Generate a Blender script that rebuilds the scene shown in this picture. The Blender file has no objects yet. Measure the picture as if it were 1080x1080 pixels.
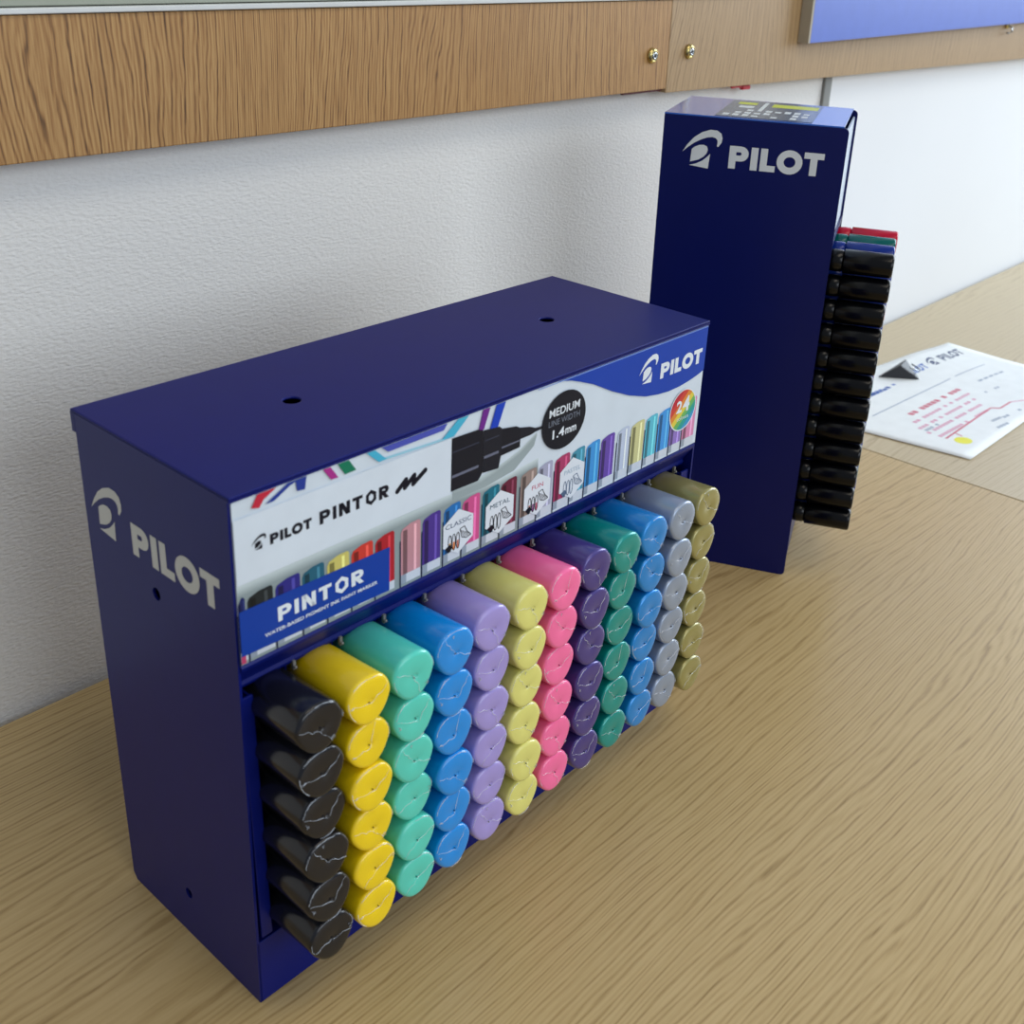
import bpy, bmesh, math, random
from mathutils import Vector, Matrix
random.seed(7)
S = bpy.context.scene
COL = S.collection
PI = math.pi

# ------------------------------------------------------------------ materials
def lin(c):
    return tuple(((v/255)/12.92 if v/255 <= .04045 else ((v/255+.055)/1.055)**2.4) for v in c)+(1,)
MATS = {}
def mat(name, rgb, rough=.5, metal=0, spec=.5, coat=0, alpha=1, bump=None, trans=0):
    if name in MATS: return MATS[name]
    m = bpy.data.materials.new(name); m.use_nodes = True
    nt = m.node_tree; b = nt.nodes['Principled BSDF']
    c = lin(rgb)
    b.inputs['Base Color'].default_value = c
    b.inputs['Roughness'].default_value = rough
    b.inputs['Metallic'].default_value = metal
    b.inputs['Specular IOR Level'].default_value = spec
    b.inputs['Coat Weight'].default_value = coat
    b.inputs['Coat Roughness'].default_value = .12
    b.inputs['Alpha'].default_value = alpha
    b.inputs['Transmission Weight'].default_value = trans
    # faint procedural mottling so that no surface is perfectly even
    tc = nt.nodes.new('ShaderNodeTexCoord'); n = nt.nodes.new('ShaderNodeTexNoise')
    n.inputs['Scale'].default_value = 60; n.inputs['Detail'].default_value = 3
    nt.links.new(tc.outputs['Object'], n.inputs['Vector'])
    hsv = nt.nodes.new('ShaderNodeHueSaturation'); hsv.inputs['Color'].default_value = c
    mr = nt.nodes.new('ShaderNodeMapRange'); mr.inputs['To Min'].default_value = .93; mr.inputs['To Max'].default_value = 1.07
    nt.links.new(n.outputs['Fac'], mr.inputs['Value']); nt.links.new(mr.outputs['Result'], hsv.inputs['Value'])
    nt.links.new(hsv.outputs['Color'], b.inputs['Base Color'])
    if bump:
        n2 = nt.nodes.new('ShaderNodeTexNoise'); n2.inputs['Scale'].default_value = bump[0]; n2.inputs['Detail'].default_value = 2
        nt.links.new(tc.outputs['Object'], n2.inputs['Vector'])
        bp = nt.nodes.new('ShaderNodeBump'); bp.inputs['Strength'].default_value = bump[1]; bp.inputs['Distance'].default_value = bump[2]
        nt.links.new(n2.outputs['Fac'], bp.inputs['Height']); nt.links.new(bp.outputs['Normal'], b.inputs['Normal'])
    MATS[name] = m
    return m

class NT:
    def __init__(s, name):
        s.m = bpy.data.materials.new(name); s.m.use_nodes = True; s.t = s.m.node_tree; s.b = s.t.nodes['Principled BSDF']
        MATS[name] = s.m
    def n(s, typ, **kw):
        nd = s.t.nodes.new(typ)
        for k, v in kw.items():
            if k.startswith('_'): setattr(nd, k[1:], v)
            else: nd.inputs[k.replace('__', ' ')].default_value = v
        return nd
    def l(s, a, b): s.t.links.new(a, b)
    def math(s, op, a, b=None, c=None):
        nd = s.t.nodes.new('ShaderNodeMath'); nd.operation = op
        for i, v in enumerate((a, b, c)):
            if v is None: continue
            if isinstance(v, (int, float)): nd.inputs[i].default_value = v
            else: s.l(v, nd.inputs[i])
        return nd.outputs[0]
    def noise(s, vec, scale, detail=2, rough=.5):
        nd = s.n('ShaderNodeTexNoise', Scale=1.0, Detail=detail, Roughness=rough)
        mp = s.n('ShaderNodeMapping'); mp.inputs['Scale'].default_value = scale
        s.l(vec, mp.inputs['Vector']); s.l(mp.outputs[0], nd.inputs['Vector'])
        return nd.outputs['Fac']
    def ramp(s, fac, stops):
        nd = s.t.nodes.new('ShaderNodeValToRGB'); e = nd.color_ramp.elements
        while len(e) < len(stops): e.new(.5)
        for el, (p, c) in zip(e, stops): el.position = p; el.color = c if len(c) == 4 else lin(c)
        s.l(fac, nd.inputs[0]); return nd.outputs[0]
    def mix(s, f, a, b, mode='MIX'):
        nd = s.t.nodes.new('ShaderNodeMixRGB'); nd.blend_type = mode
        for i, v in enumerate((f, a, b)):
            if isinstance(v, (int, float)): nd.inputs[i].default_value = v
            elif isinstance(v, tuple): nd.inputs[i].default_value = v
            else: s.l(v, nd.inputs[i])
        return nd.outputs[0]

def wood(name, axis, light, mid, dark, freq, amp, lowscale, contrast, rough, fibre, sharp, off=(0, 0, 0)):
    w = NT(name); tc = w.n('ShaderNodeTexCoord')
    mp = w.n('ShaderNodeMapping'); mp.inputs['Location'].default_value = off
    w.l(tc.outputs['Object'], mp.inputs['Vector']); vec = mp.outputs[0]
    sp = w.n('ShaderNodeSeparateXYZ'); w.l(vec, sp.inputs[0])
    cross = sp.outputs['Y'] if axis == 'X' else sp.outputs['X']
    f0 = w.noise(vec, lowscale, 1.5, .45)
    f1 = w.noise(vec, tuple(v*6 for v in lowscale), 3, .6)
    F = w.math('ADD', cross, w.math('MULTIPLY', w.math('SUBTRACT', f0, .5), amp))
    F = w.math('ADD', F, w.math('MULTIPLY', w.math('SUBTRACT', f1, .5), amp*.09))
    s1 = w.math('ADD', w.math('MULTIPLY', w.math('SINE', w.math('MULTIPLY', F, freq*2*PI)), .5), .5)
    s2 = w.math('ADD', w.math('MULTIPLY', w.math('SINE', w.math('MULTIPLY', F, freq*.37*2*PI)), .5), .5)
    g = w.math('POWER', s1, sharp)
    g = w.math('MULTIPLY', g, w.math('ADD', w.math('MULTIPLY', s2, .7), .3))
    fb = w.noise(vec, fibre, 3, .6)
    dash = w.noise(vec, tuple(v*q for v, q in zip(fibre, (3.2, 1, 3.2) if axis == 'X' else (1, 1, 3.2))), 2, .6)
    g = w.math('MULTIPLY', g, w.math('ADD', w.math('MULTIPLY', dash, 1.3), .25))
    g2 = w.math('ADD', w.math('MULTIPLY', g, .75), w.math('MULTIPLY', w.math('SUBTRACT', fb, .42), contrast))
    col = w.ramp(g2, [(0, light), (.45, mid), (1, dark)])
    # broad drift of tone between boards
    dr = w.noise(vec, tuple(v*.7 for v in lowscale), 1)
    col = w.mix(w.math('MULTIPLY', dr, .35), col, lin(mid))
    w.l(col, w.b.inputs['Base Color'])
    w.b.inputs['Roughness'].default_value = rough
    bp = w.n('ShaderNodeBump', Strength=.12, Distance=.0004); w.l(g2, bp.inputs['Height']); w.l(bp.outputs[0], w.b.inputs['Normal'])
    return w.m

TABLE = wood('light_oak_laminate', 'X', (198, 172, 123), (180, 153, 103), (140, 112, 67), 300, .19, (.9, 6, 1), 1.0, .34, (22, 560, 1), 1.3)
TABLE2 = wood('pale_oak_laminate', 'X', (196, 180, 146), (186, 168, 134), (160, 141, 106), 300, .17, (1.1, 7, 1), .7, .34, (22, 560, 1), 1.3, (3.1, 1.7, 0))
RAIL = wood('oak_veneer', 'Z', (192, 152, 97), (158, 115, 66), (58, 34, 16), 400, .1, (7, 1, 2.2), 1.3, .45, (900, 1, 26), 1.3)
RAIL2 = wood('weathered_oak_veneer', 'Z', (180, 150, 110), (158, 129, 90), (104, 78, 50), 360, .1, (7, 1, 2.2), 1.0, .45, (700, 1, 26), 1.4, (2.3, 0, 1.1))

def wallmat(name, rgb, strength):
    w = NT(name); tc = w.n('ShaderNodeTexCoord'); v = tc.outputs['Object']
    a = w.noise(v, (330, 330, 620), 3, .55)
    vo = w.n('ShaderNodeTexVoronoi', Scale=1.0); vo.feature = 'SMOOTH_F1'
    mp = w.n('ShaderNodeMapping'); mp.inputs['Scale'].default_value = (300, 300, 620); mp.inputs['Rotation'].default_value = (0, .35, 0)
    w.l(v, mp.inputs['Vector']); w.l(mp.outputs[0], vo.inputs['Vector'])
    h = w.math('ADD', w.math('MULTIPLY', a, .7), w.math('MULTIPLY', vo.outputs['Distance'], .6))
    bp = w.n('ShaderNodeBump', Strength=strength, Distance=.0012); w.l(h, bp.inputs['Height']); w.l(bp.outputs[0], w.b.inputs['Normal'])
    c = w.mix(w.noise(v, (3, 3, 3), 3), lin(rgb), lin(tuple(x*.965 for x in rgb)))
    w.l(c, w.b.inputs['Base Color']); w.b.inputs['Roughness'].default_value = .75
    return w.m
WALL = wallmat('textured_white_wallpaper', (232, 232, 230), .5)
WALL2 = wallmat('smooth_white_paint', (238, 241, 245), .08)

BLUE = mat('navy_enamel', (5, 20, 104), .42, spec=.22, coat=.04, bump=(900, .05, .0003))
NAVY2 = mat('navy_enamel_tall', (3, 15, 84), .38, spec=.25, coat=.05, bump=(900, .04, .0003))
PRINTW = mat('white_vinyl', (205, 208, 206), .5)
BLACKP = mat('glossy_black_plastic', (14, 15, 19), .16, coat=.5)

# ------------------------------------------------------------------ mesh helpers
def add_faces(bm, verts, faces, mi=0, smooth=False):
    vs = [bm.verts.new(v) for v in verts]
    out = []
    for f in faces:
        try:
            fc = bm.faces.new([vs[i] for i in f]); fc.material_index = mi; fc.smooth = smooth; out.append(fc)
        except ValueError: pass
    return out
def box(bm, a, b, mi=0):
    x0, y0, z0 = a; x1, y1, z1 = b
    v = [(x0,y0,z0),(x1,y0,z0),(x1,y1,z0),(x0,y1,z0),(x0,y0,z1),(x1,y0,z1),(x1,y1,z1),(x0,y1,z1)]
    return add_faces(bm, v, [(0,3,2,1),(4,5,6,7),(0,1,5,4),(1,2,6,5),(2,3,7,6),(3,0,4,7)], mi)
def prism(bm, pts, ax, lo, hi, mi=0, smooth=False):
    """2-D outline (the two other axes in order) extruded along axis ax from lo to hi"""
    def P(p, t):
        l = list(p); l.insert(ax, t); return tuple(l)
    n = len(pts)
    v = [P(p, lo) for p in pts]+[P(p, hi) for p in pts]
    f = [tuple(range(n))[::-1], tuple(range(n, 2*n))]+[(i, (i+1) % n, n+(i+1) % n, n+i) for i in range(n)]
    return add_faces(bm, v, f, mi, smooth)
def lathe(bm, prof, axis_pts, seg=24, mi=0, smooth=True):
    """prof: list of (t, r) along local direction given by axis_pts=(origin, dir)"""
    o, d = Vector(axis_pts[0]), Vector(axis_pts[1]).normalized()
    u = d.orthogonal().normalized(); w = d.cross(u)
    rings = []
    for t, r in prof:
        rings.append([bm.verts.new(o+d*t+(u*math.cos(2*PI*i/seg)+w*math.sin(2*PI*i/seg))*r) for i in range(seg)])
    for a, b in zip(rings, rings[1:]):
        for i in range(seg):
            f = bm.faces.new((a[i], a[(i+1) % seg], b[(i+1) % seg], b[i])); f.smooth = smooth; f.material_index = mi
    for r in (rings[0][::-1], rings[-1]):
        f = bm.faces.new(r); f.material_index = mi
def tube(bm, pts, r, seg=6, mi=0):
    pts = [Vector(p) for p in pts]; rings = []
    for i, p in enumerate(pts):
        d = (pts[min(i+1, len(pts)-1)]-pts[max(i-1, 0)]).normalized()
        u = d.orthogonal().normalized(); w = d.cross(u)
        rr = r if isinstance(r, float) else r[i]
        rings.append([bm.verts.new(p+(u*math.cos(2*PI*k/seg)+w*math.sin(2*PI*k/seg))*rr) for k in range(seg)])
    for a, b in zip(rings, rings[1:]):
        for k in range(seg):
            f = bm.faces.new((a[k], a[(k+1) % seg], b[(k+1) % seg], b[k])); f.smooth = True; f.material_index = mi
    for q in (rings[0][::-1], rings[-1]):
        f = bm.faces.new(q); f.material_index = mi
def obj(name, bm, mats, parent=None, bevel=0, fix=True, bseg=2):
    if fix: bmesh.ops.recalc_face_normals(bm, faces=bm.faces)
    me = bpy.data.meshes.new(name); bm.to_mesh(me); bm.free()
    for m in (mats if isinstance(mats, (list, tuple)) else [mats]): me.materials.append(m)
    o = bpy.data.objects.new(name, me); COL.objects.link(o)
    if parent: o.parent = parent
    if bevel:
        b = o.modifiers.new('bevel', 'BEVEL'); b.width = bevel; b.segments = bseg; b.limit_method = 'ANGLE'; b.angle_limit = .6
        b.harden_normals = False
    return o
def BM(): return bmesh.new()
def tag(o, label=None, cat=None, group=None, kind=None):
    if label: o['label'] = label
    if cat: o['category'] = cat
    if group: o['group'] = group
    if kind: o['kind'] = kind
    return o
def thing(name, label, cat, loc=(0,0,0), rz=0, group=None):
    o = bpy.data.objects.new(name, None); COL.objects.link(o); o.empty_display_size = .02
    o.location = loc; o.rotation_euler = (0, 0, rz)
    return tag(o, label, cat, group)
def cut(o, cutters):
    """real drilled holes; bakes the result"""
    for loc, ax, r, d in cutters:
        bm = BM(); dv = {0: (1,0,0), 1: (0,1,0), 2: (0,0,1)}[ax]
        lathe(bm, [(-d, r), (d, r)], (loc, dv), 28, smooth=False)
        bmesh.ops.recalc_face_normals(bm, faces=bm.faces)
        me = bpy.data.meshes.new('drill'); bm.to_mesh(me); bm.free()
        c = bpy.data.objects.new('drill', me); COL.objects.link(c)
        md = o.modifiers.new('hole', 'BOOLEAN'); md.operation = 'DIFFERENCE'; md.object = c; md.solver = 'EXACT'
        bpy.context.view_layer.update()
        dg = bpy.context.evaluated_depsgraph_get()
        nm = bpy.data.meshes.new_from_object(o.evaluated_get(dg))
        o.modifiers.clear(); old = o.data; o.data = nm; nm.name = old.name+'_cut'
        bpy.data.objects.remove(c)

# ---------- flat lettering: every glyph is a set of small 2-D polygons
def seg2(a, b, w, cap=0):
    a, b = Vector(a), Vector(b); d = (b-a).normalized(); n = Vector((-d.y, d.x))*w/2
    a = a-d*cap; b = b+d*cap
    return [tuple(a-n), tuple(b-n), tuple(b+n), tuple(a+n)]
def arcq(c, rx, ry, w, a0, a1, n=14):
    out = []
    for i in range(n):
        t0 = a0+(a1-a0)*i/n; t1 = a0+(a1-a0)*(i+1)/n
        out.append([(c[0]+rx*math.cos(t0), c[1]+ry*math.sin(t0)), (c[0]+rx*math.cos(t1), c[1]+ry*math.sin(t1)),
                    (c[0]+(rx-w)*math.cos(t1), c[1]+(ry-w)*math.sin(t1)), (c[0]+(rx-w)*math.cos(t0), c[1]+(ry-w)*math.sin(t0))])
    return out
def R4(x0, y0, x1, y1): return [(x0, y0), (x1, y0), (x1, y1), (x0, y1)]
def glyph(ch, w, hexo=False):
    """returns (polygons, advance), cap height 1"""
    if ch == 'P' or ch == 'R':
        W = .84; r = .33 if ch == 'P' else .31; cy = 1-r
        g = [R4(0, 0, w, 1), R4(w, 1-w*.86, W-r, 1), R4(w, 1-2*r, W-r, 1-2*r+w*.86)]
        g += arcq((W-r, cy), r, r, w*.86+.04, -PI/2, PI/2, 10)
        if ch == 'R': g += [[(W-.62, 1-2*r+.04), (W-.28, 1-2*r+.04), (W+.02, 0), (W+.02-w*1.15, 0)]]
        return g, W
    if ch == 'I': return [R4(0, 0, w, 1)], w
    if ch == 'L': return [R4(0, 0, w, 1), R4(w, 0, .66, w*.9)], .66
    if ch == 'T': return [R4(0, 1-w*.9, .84, 1), R4(.42-w/2, 0, .42+w/2, 1-w*.9)], .84
    if ch == 'N': return [R4(0, 0, w, 1), R4(.9-w, 0, .9, 1), [(0, 1), (w*1.15, 1), (.9, 0), (.9-w*1.15, 0)]], .9
    if ch == 'O':
        if hexo:
            c = (.5, .5); o = [(c[0]+.5*math.cos(PI/2+k*PI/3)*1.0, c[1]+.6*math.sin(PI/2+k*PI/3)) for k in range(6)]
            i = [(c[0]+(p[0]-c[0])*(1-w*1.9), c[1]+(p[1]-c[1])*(1-w*1.75)) for p in o]
            return [[o[k], o[(k+1) % 6], i[(k+1) % 6], i[k]] for k in range(6)], .96
        return arcq((.55, .5), .55, .53, w, 0, 2*PI, 28), 1.1
    return [], .4
def word(txt, w=.27, gap=.13, hexo=False):
    x = 0; out = []
    for i, ch in enumerate(txt):
        g, a = glyph(ch, w, hexo and ch == 'O')
        out += [[(p[0]+x, p[1]) for p in q] for q in g]
        k = gap
        if ch == 'L' or (i+1 < len(txt) and txt[i+1] == 'T' and ch == 'O'): k = gap*.45
        x += a+k
    return out, x-k
def emblem():
    """swoosh over a cut letter block, unit box"""
    out = []
    def N(x, y): return ((x-155)/157, (335-y)/155)
    outer = [(155,276),(172,247),(198,215),(228,193),(262,180),(290,181),(308,192),(314,210),(312,228),(300,246)]
    inner = [(155,276),(176,256),(200,237),(226,222),(250,212),(272,208),(286,211),(294,219),(296,230),(294,243)]
    for a, b, c, d in zip(outer, outer[1:], inner[1:], inner): out.append([N(*a), N(*b), N(*c), N(*d)])
    out.append([N(*p) for p in [(190,314),(193,262),(205,252),(222,244),(240,242),(254,247),(259,260),(255,276),(243,290),(224,303)]])
    out.append([N(*p) for p in [(188,328),(214,320),(240,306),(258,290),(270,276),(266,336)]])
    return out
def decal(bm, polys, place, mi, lay):
    for q in polys:
        if len(q) < 3: continue
        try:
            f = bm.faces.new([bm.verts.new(place(p[0], p[1], lay)) for p in q]); f.material_index = mi
        except ValueError: pass
def fit(polys, x, y, w, h, natw=None):
    nw = natw or max(p[0] for q in polys for p in q)
    return [[(x+p[0]/nw*w, y+p[1]*h) for p in q] for q in polys]
def text_polys(txt, bold=0.0, space=1.0):
    cu = bpy.data.curves.new('t', 'FONT'); cu.body = txt; cu.size = 1; cu.offset = bold; cu.space_character = space; cu.resolution_u = 3
    o = bpy.data.objects.new('t', cu); COL.objects.link(o); bpy.context.view_layer.update()
    dg = bpy.context.evaluated_depsgraph_get()
    me = bpy.data.meshes.new_from_object(o.evaluated_get(dg))
    polys = [[(me.vertices[i].co.x, me.vertices[i].co.y) for i in p.vertices] for p in me.polygons]
    bpy.data.objects.remove(o); bpy.data.meshes.remove(me)
    xs = [p[0] for q in polys for p in q]; ys = [p[1] for q in polys for p in q]
    x0, x1, y0, y1 = min(xs), max(xs), min(ys), max(ys)
    return [[((p[0]-x0)/(x1-x0), (p[1]-y0)/(y1-y0)) for p in q] for q in polys]
def tfit(txt, x, y, w, h, bold=0.0, skew=0.0):
    return [[(x+p[0]*w+skew*p[1]*h, y+p[1]*h) for p in q] for q in text_polys(txt, bold)]

# ------------------------------------------------------------------ camera (solved from the box corners)
cam = bpy.data.cameras.new('camera'); co = bpy.data.objects.new('camera', cam); COL.objects.link(co)
rot = Matrix(((0.66700, 0.28590, -0.68810), (-0.74410, 0.30330, -0.59520), (0.03850, 0.90900, 0.41500)))
def orth(m):
    c = [m.col[i].copy() for i in range(3)]
    z = c[2].normalized(); x = (c[0]-z*c[0].dot(z)).normalized(); y = z.cross(x)
    return Matrix((x, y, z)).transposed()
co.matrix_world = Matrix.Translation((-0.20429, -0.33472, 0.46779)) @ orth(rot).to_4x4()
cam.sensor_width = 36; cam.lens = 1184.94/1080*36
cam.shift_x = -.02925; cam.shift_y = -.06368; cam.clip_start = .01; cam.clip_end = 50
cam.dof.use_dof = True; cam.dof.focus_distance = .68; cam.dof.aperture_fstop = 16
S.camera = co

# ------------------------------------------------------------------ the room
WA = -.00596; WO = .29477
cw, sw = math.cos(WA), math.sin(WA)
def WP(u, o, z): return (cw*u-sw*o, sw*u+cw*o, z)          # u along the wall, o = distance towards it
def wbox(bm, u0, u1, o0, o1, z0, z1, mi=0, z0b=None, z1b=None):
    z0b = z0 if z0b is None else z0b; z1b = z1 if z1b is None else z1b
    v = [WP(u0,o0,z0),WP(u1,o0,z0b),WP(u1,o1,z0b),WP(u0,o1,z0),WP(u0,o0,z1),WP(u1,o0,z1b),WP(u1,o1,z1b),WP(u0,o1,z1)]
    return add_faces(bm, v, [(0,3,2,1),(4,5,6,7),(0,1,5,4),(1,2,6,5),(2,3,7,6),(3,0,4,7)], mi)
bm = BM(); wbox(bm, -1.6, .964, WO, WO+.1, -.75, 1.75); tag(obj('wall_back', bm, WALL), kind='structure')
bm = BM(); wbox(bm, .964, 3.6, WO, WO+.1, -.75, 1.75); tag(obj('wall_right', bm, WALL2), kind='structure')
bm = BM(); wbox(bm, .9575, .9725, WO-.004, WO, .0, 1.75)
tag(obj('trim_1', bm, mat('grey_strip', (128, 130, 128), .5), bevel=.001), kind='structure')
bm = BM(); box(bm, (-1.6, -2.6, -.77), (3.6, WO+.1, -.75))
tag(obj('floor', bm, mat('grey_carpet', (96, 98, 104), .95, bump=(300, .6, .003))), kind='structure')

def table(name, x0, x1, m, label):
    t = thing(name, label, 'table', ((x0+x1)/2, -.25, -.75))
    lx = (x1-x0)/2
    bm = BM(); box(bm, (-lx, -.45, .724), (lx, WO+.25-.0065, .7498))
    top = obj('tabletop', bm, m, t, bevel=.0007)
    for v in top.data.vertices:
        if v.co.y > 0: v.co.y += sw*(v.co.x+(x0+x1)/2)
    leg = mat('grey_steel', (150, 152, 155), .4, metal=.6)
    for sx in (-1, 1):
        for yy in (-.4, .46):
            b2 = BM(); box(b2, (sx*(lx-.07)-.02, yy-.02, .0), (sx*(lx-.07)+.02, yy+.02, .724)); obj('leg', b2, leg, t, bevel=.003)
    return t
table('table', -.75, .8098, TABLE, 'light oak-grained laminate table carrying both dark blue pen displays')
table('table', .8112, 2.45, TABLE2, 'greyer oak-grained laminate table beyond the joint, with the printed sheet on it')

# oak rail on the wall, two boards
def rail(name, u0, u1, z0, z0b, z1, z1b, m, label, o0):
    bm = BM(); wbox(bm, u0, u1, o0, WO-.0035, z0, z1, 0, z0b, z1b)
    o = obj(name, bm, m, bevel=.0006)
    return tag(o, label, 'rail', 'oak rails on the wall')
RO = .27477
rail('wall_rail', -.6, .6405, .3435, .3476, .4185, .4205, RAIL, 'left oak veneer rail board on the wall, with dark strong grain', RO)
rail('wall_rail', .6410, 1.9, .3440, .330, .4225, .452, RAIL2, 'right oak veneer rail board on the wall, running behind the violet-blue board', RO)
bm = BM(); wbox(bm, -.6, .86, RO-.002, WO-.0035, .4186, .4216, 0, .4217, .4248)
tag(obj('board_trim', bm, mat('white_aluminium', (225, 228, 226), .3, metal=.2), bevel=.0006), 'thin white aluminium trim running along the top edge of the oak rail', 'trim')
bm = BM(); wbox(bm, -.6, .86, RO+.003, WO-.0035, .4221, .62, 0, .4253, .63)
tag(obj('pinboard', bm, mat('grey_felt', (158, 163, 150), .9, bump=(900, .3, .0006)), bevel=.0006), 'grey-green board above the white trim, cropped by the top left of the frame', 'board')
# violet-blue board on the right rail
t = thing('hanging_board', 'violet-blue board with pale edges hung over the right oak rail', 'board', WP(.86, RO, .36))
bm = BM(); wbox(bm, .862, 1.95, RO-.0125, RO-.0005, .3785, .62, 0, .3895, .62)
for v in bm.verts: v.co -= Vector(WP(.86, RO, .36))
obj('panel', bm, mat('violet_blue_laminate', (96, 120, 205), .35), t, bevel=.0006)
bm = BM(); wbox(bm, .858, .8618, RO-.0125, RO-.0005, .3785, .62)
for v in bm.verts: v.co -= Vector(WP(.86, RO, .36))
obj('edge_strip', bm, mat('beige_edge', (168, 160, 142), .6), t)
# screw cups
BR = mat('polished_brass', (205, 185, 120), .2, metal=.9); ST = mat('bright_steel', (190, 195, 198), .22, metal=.95); DK = mat('socket_shade', (14, 16, 26), .6)
def screw(x, z, label):
    t = thing('screw_cup', label, 'screw', (x, 0, z), WA, 'brass screw cups in the oak rail')
    t.location = Vector(WP(x, RO, z))
    bm = BM(); lathe(bm, [(0, .0066), (.0012, .0064), (.0028, .0052), (.0032, .0042), (.0026, .0036)], ((0, -.0002, 0), (0, -1, 0)), 32); obj('cup', bm, BR, t)
    bm = BM(); lathe(bm, [(.0022, .0036), (.0036, .0033), (.0042, .0022), (.0034, .0014)], ((0, -.0002, 0), (0, -1, 0)), 28); h = obj('screw_head', bm, ST, t)
    bm = BM(); lathe(bm, [(.0034, .0014), (.0037, .0013)], ((0, -.0002, 0), (0, -1, 0)), 6); obj('socket', bm, DK, h)  # solid plug, coloured dark for the shade in the screw socket
screw(.6168, .3764, 'brass screw cup left of the joint between the rail boards')
screw(.6712, .3775, 'brass screw cup right of the joint between the rail boards')
t = thing('wall_hook', 'small brass hook under the violet-blue board at the right edge', 'hook', WP(1.398, RO, .3768))
bm = BM(); lathe(bm, [(0, .004), (.003, .004), (.004, .003)], ((0, 0, .004), (0, -1, 0)), 20); obj('plate', bm, BR, t)
bm = BM(); tube(bm, [(0, -.003, .004), (0, -.008, .002), (0, -.009, -.003), (0, -.005, -.006), (0, -.002, -.005)], .0013, 8); obj('hook_arm', bm, ST, t)
RED = mat('red_plastic', (185, 25, 45), .4)
bm = BM(); wbox(bm, .757, .789, RO+.006, RO+.0085, .3395, .3440); wbox(bm, .775, .7885, RO+.005, RO+.0095, .3372, .3410)
tag(obj('red_tab', bm, RED, bevel=.0008), 'small bright red plastic tab peeking out under the right oak rail', 'tab')
bm = BM(); wbox(bm, .585, .64, RO+.004, RO+.007, .3452, .352)
tag(obj('dark_red_strip', bm, mat('maroon_plastic', (90, 20, 35), .5), bevel=.0005), 'dark red strip showing under the left oak rail beside the joint', 'strip')

# ------------------------------------------------------------------ wide marker display
W, H = .3243, .27
def warp(x, y, z):
    k = 1-x/W; q = 1-z/H
    return (x+(.0022*(z/H)-.0012*q)*k, y+.0030*q*max(0, 1-y/.12), z)
def wv(bm):
    for v in bm.verts: v.co = warp(*v.co)
DISP = thing('marker_display', 'wide dark blue metal display filled with twelve columns of coloured paint markers', 'display')
T_ = .0013
# left side panel with two drilled holes, right one behind the markers
def side(x0, x1):
    bm = BM()
    prism(bm, [(.0, .0), (.1135, .0), (.1165, .004), (.1165, .2612), (.1165, H-T_), (.0, H-T_)], 0, x0, x1)
    o = obj('side_panel', bm, BLUE, DISP)
    return o
sl = side(0, T_)
cut(sl, [((0, .0600, .2010), 0, .0031, .02), ((0, .0588, .0285), 0, .0029, .02)])
sr = side(W-T_, W)
def warp_obj(o):
    for v in o.data.vertices: v.co = warp(*v.co)
warp_obj(sl); warp_obj(sr)
def sideplace(ysign=1):
    return lambda y, z, l: warp(-.00015-.0001*l, y, z)
bm = BM()
pl, nw = word('PILOT', .30, .11)
decal(bm, [[(.0762-p[0]/nw*.0672, .2144+p[1]*.0158) for p in q] for q in pl], sideplace(), 0, 0)
lg = obj('lettering', bm, PRINTW, sl, fix=False); lg['label'] = 'white lettering printed on the blue side panel'
bm = BM(); decal(bm, [[(.1105-p[0]*.0275, .2148+p[1]*.0262) for p in q] for q in emblem()], sideplace(), 0, 0)
em = obj('emblem', bm, PRINTW, sl, fix=False); em['label'] = 'white emblem printed on the blue side panel'
# lid with turned-down rims
bm = BM(); box(bm, (0, -.0012, H-T_), (W, .1198, H)); lid = obj('top_panel', bm, BLUE, DISP)
cut(lid, [((.0768, .0620, H), 2, .0042, .02), ((.2541, .0627, H), 2, .0042, .02)])
warp_obj(lid)
b_ = lid.modifiers.new('bevel', 'BEVEL'); b_.width = .0006; b_.segments = 3; b_.limit_method = 'ANGLE'; b_.angle_limit = 1.2
bm = BM(); box(bm, (0, .1168, .2592), (W, .1198, H-T_)); box(bm, (0, -.0012, .2676), (W, 0, H-T_)); wv(bm); obj('rim', bm, BLUE, lid)
# back panel, base
bm = BM(); box(bm, (T_, .1140, .002), (W-T_, .1155, H-T_-.0002)); wv(bm); obj('back_panel', bm, BLUE, DISP)
bm = BM(); box(bm, (T_, .0006, .0004), (W-T_, .1139, .0018)); wv(bm); obj('base_panel', bm, BLUE, DISP)
# bottom front lip with folded top and the sloped shelf
bm = BM()
prism(bm, [(0, .0), (.0012, .0), (.0012, .0360), (.0046, .0366), (.0046, .0376), (.0003, .0378), (0, .0373)], 0, T_*.3, W-T_*.3)
wv(bm); obj('front_lip', bm, BLUE, DISP)
SL = math.tan(math.radians(3.0))
def shz(y): return .0396-(y+.027)*SL
bm = BM(); prism(bm, [(.0052, shz(.0052)-.0016), (.1130, shz(.113)-.0016), (.1130, shz(.113)-.0004), (.0052, shz(.0052)-.0004)], 0, T_+.0004, W-T_-.0004); obj('shelf', bm, BLUE, DISP)
# header: plate behind the sign and rolled lower lip
bm = BM(); box(bm, (T_*.3, .0002, .1905), (W-T_*.3, .0014, .2674)); wv(bm); hd = obj('header_panel', bm, BLUE, DISP)
prof = [(.0002, .1930)]
for k in range(4): prof.append((-.0004+.0002*k, .1918-.0006*k))
prof += [(.0068, .1805), (.0062, .1788), (.0068, .1772), (.0085, .1768), (.0100, .1776), (.0098, .1800), (.0088, .1806), (.0024, .1912), (.0016, .1930)]
bm = BM(); prism(bm, prof, 0, .0022, W-.0022); hl = obj('header_lip', bm, BLUE, DISP)
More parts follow.
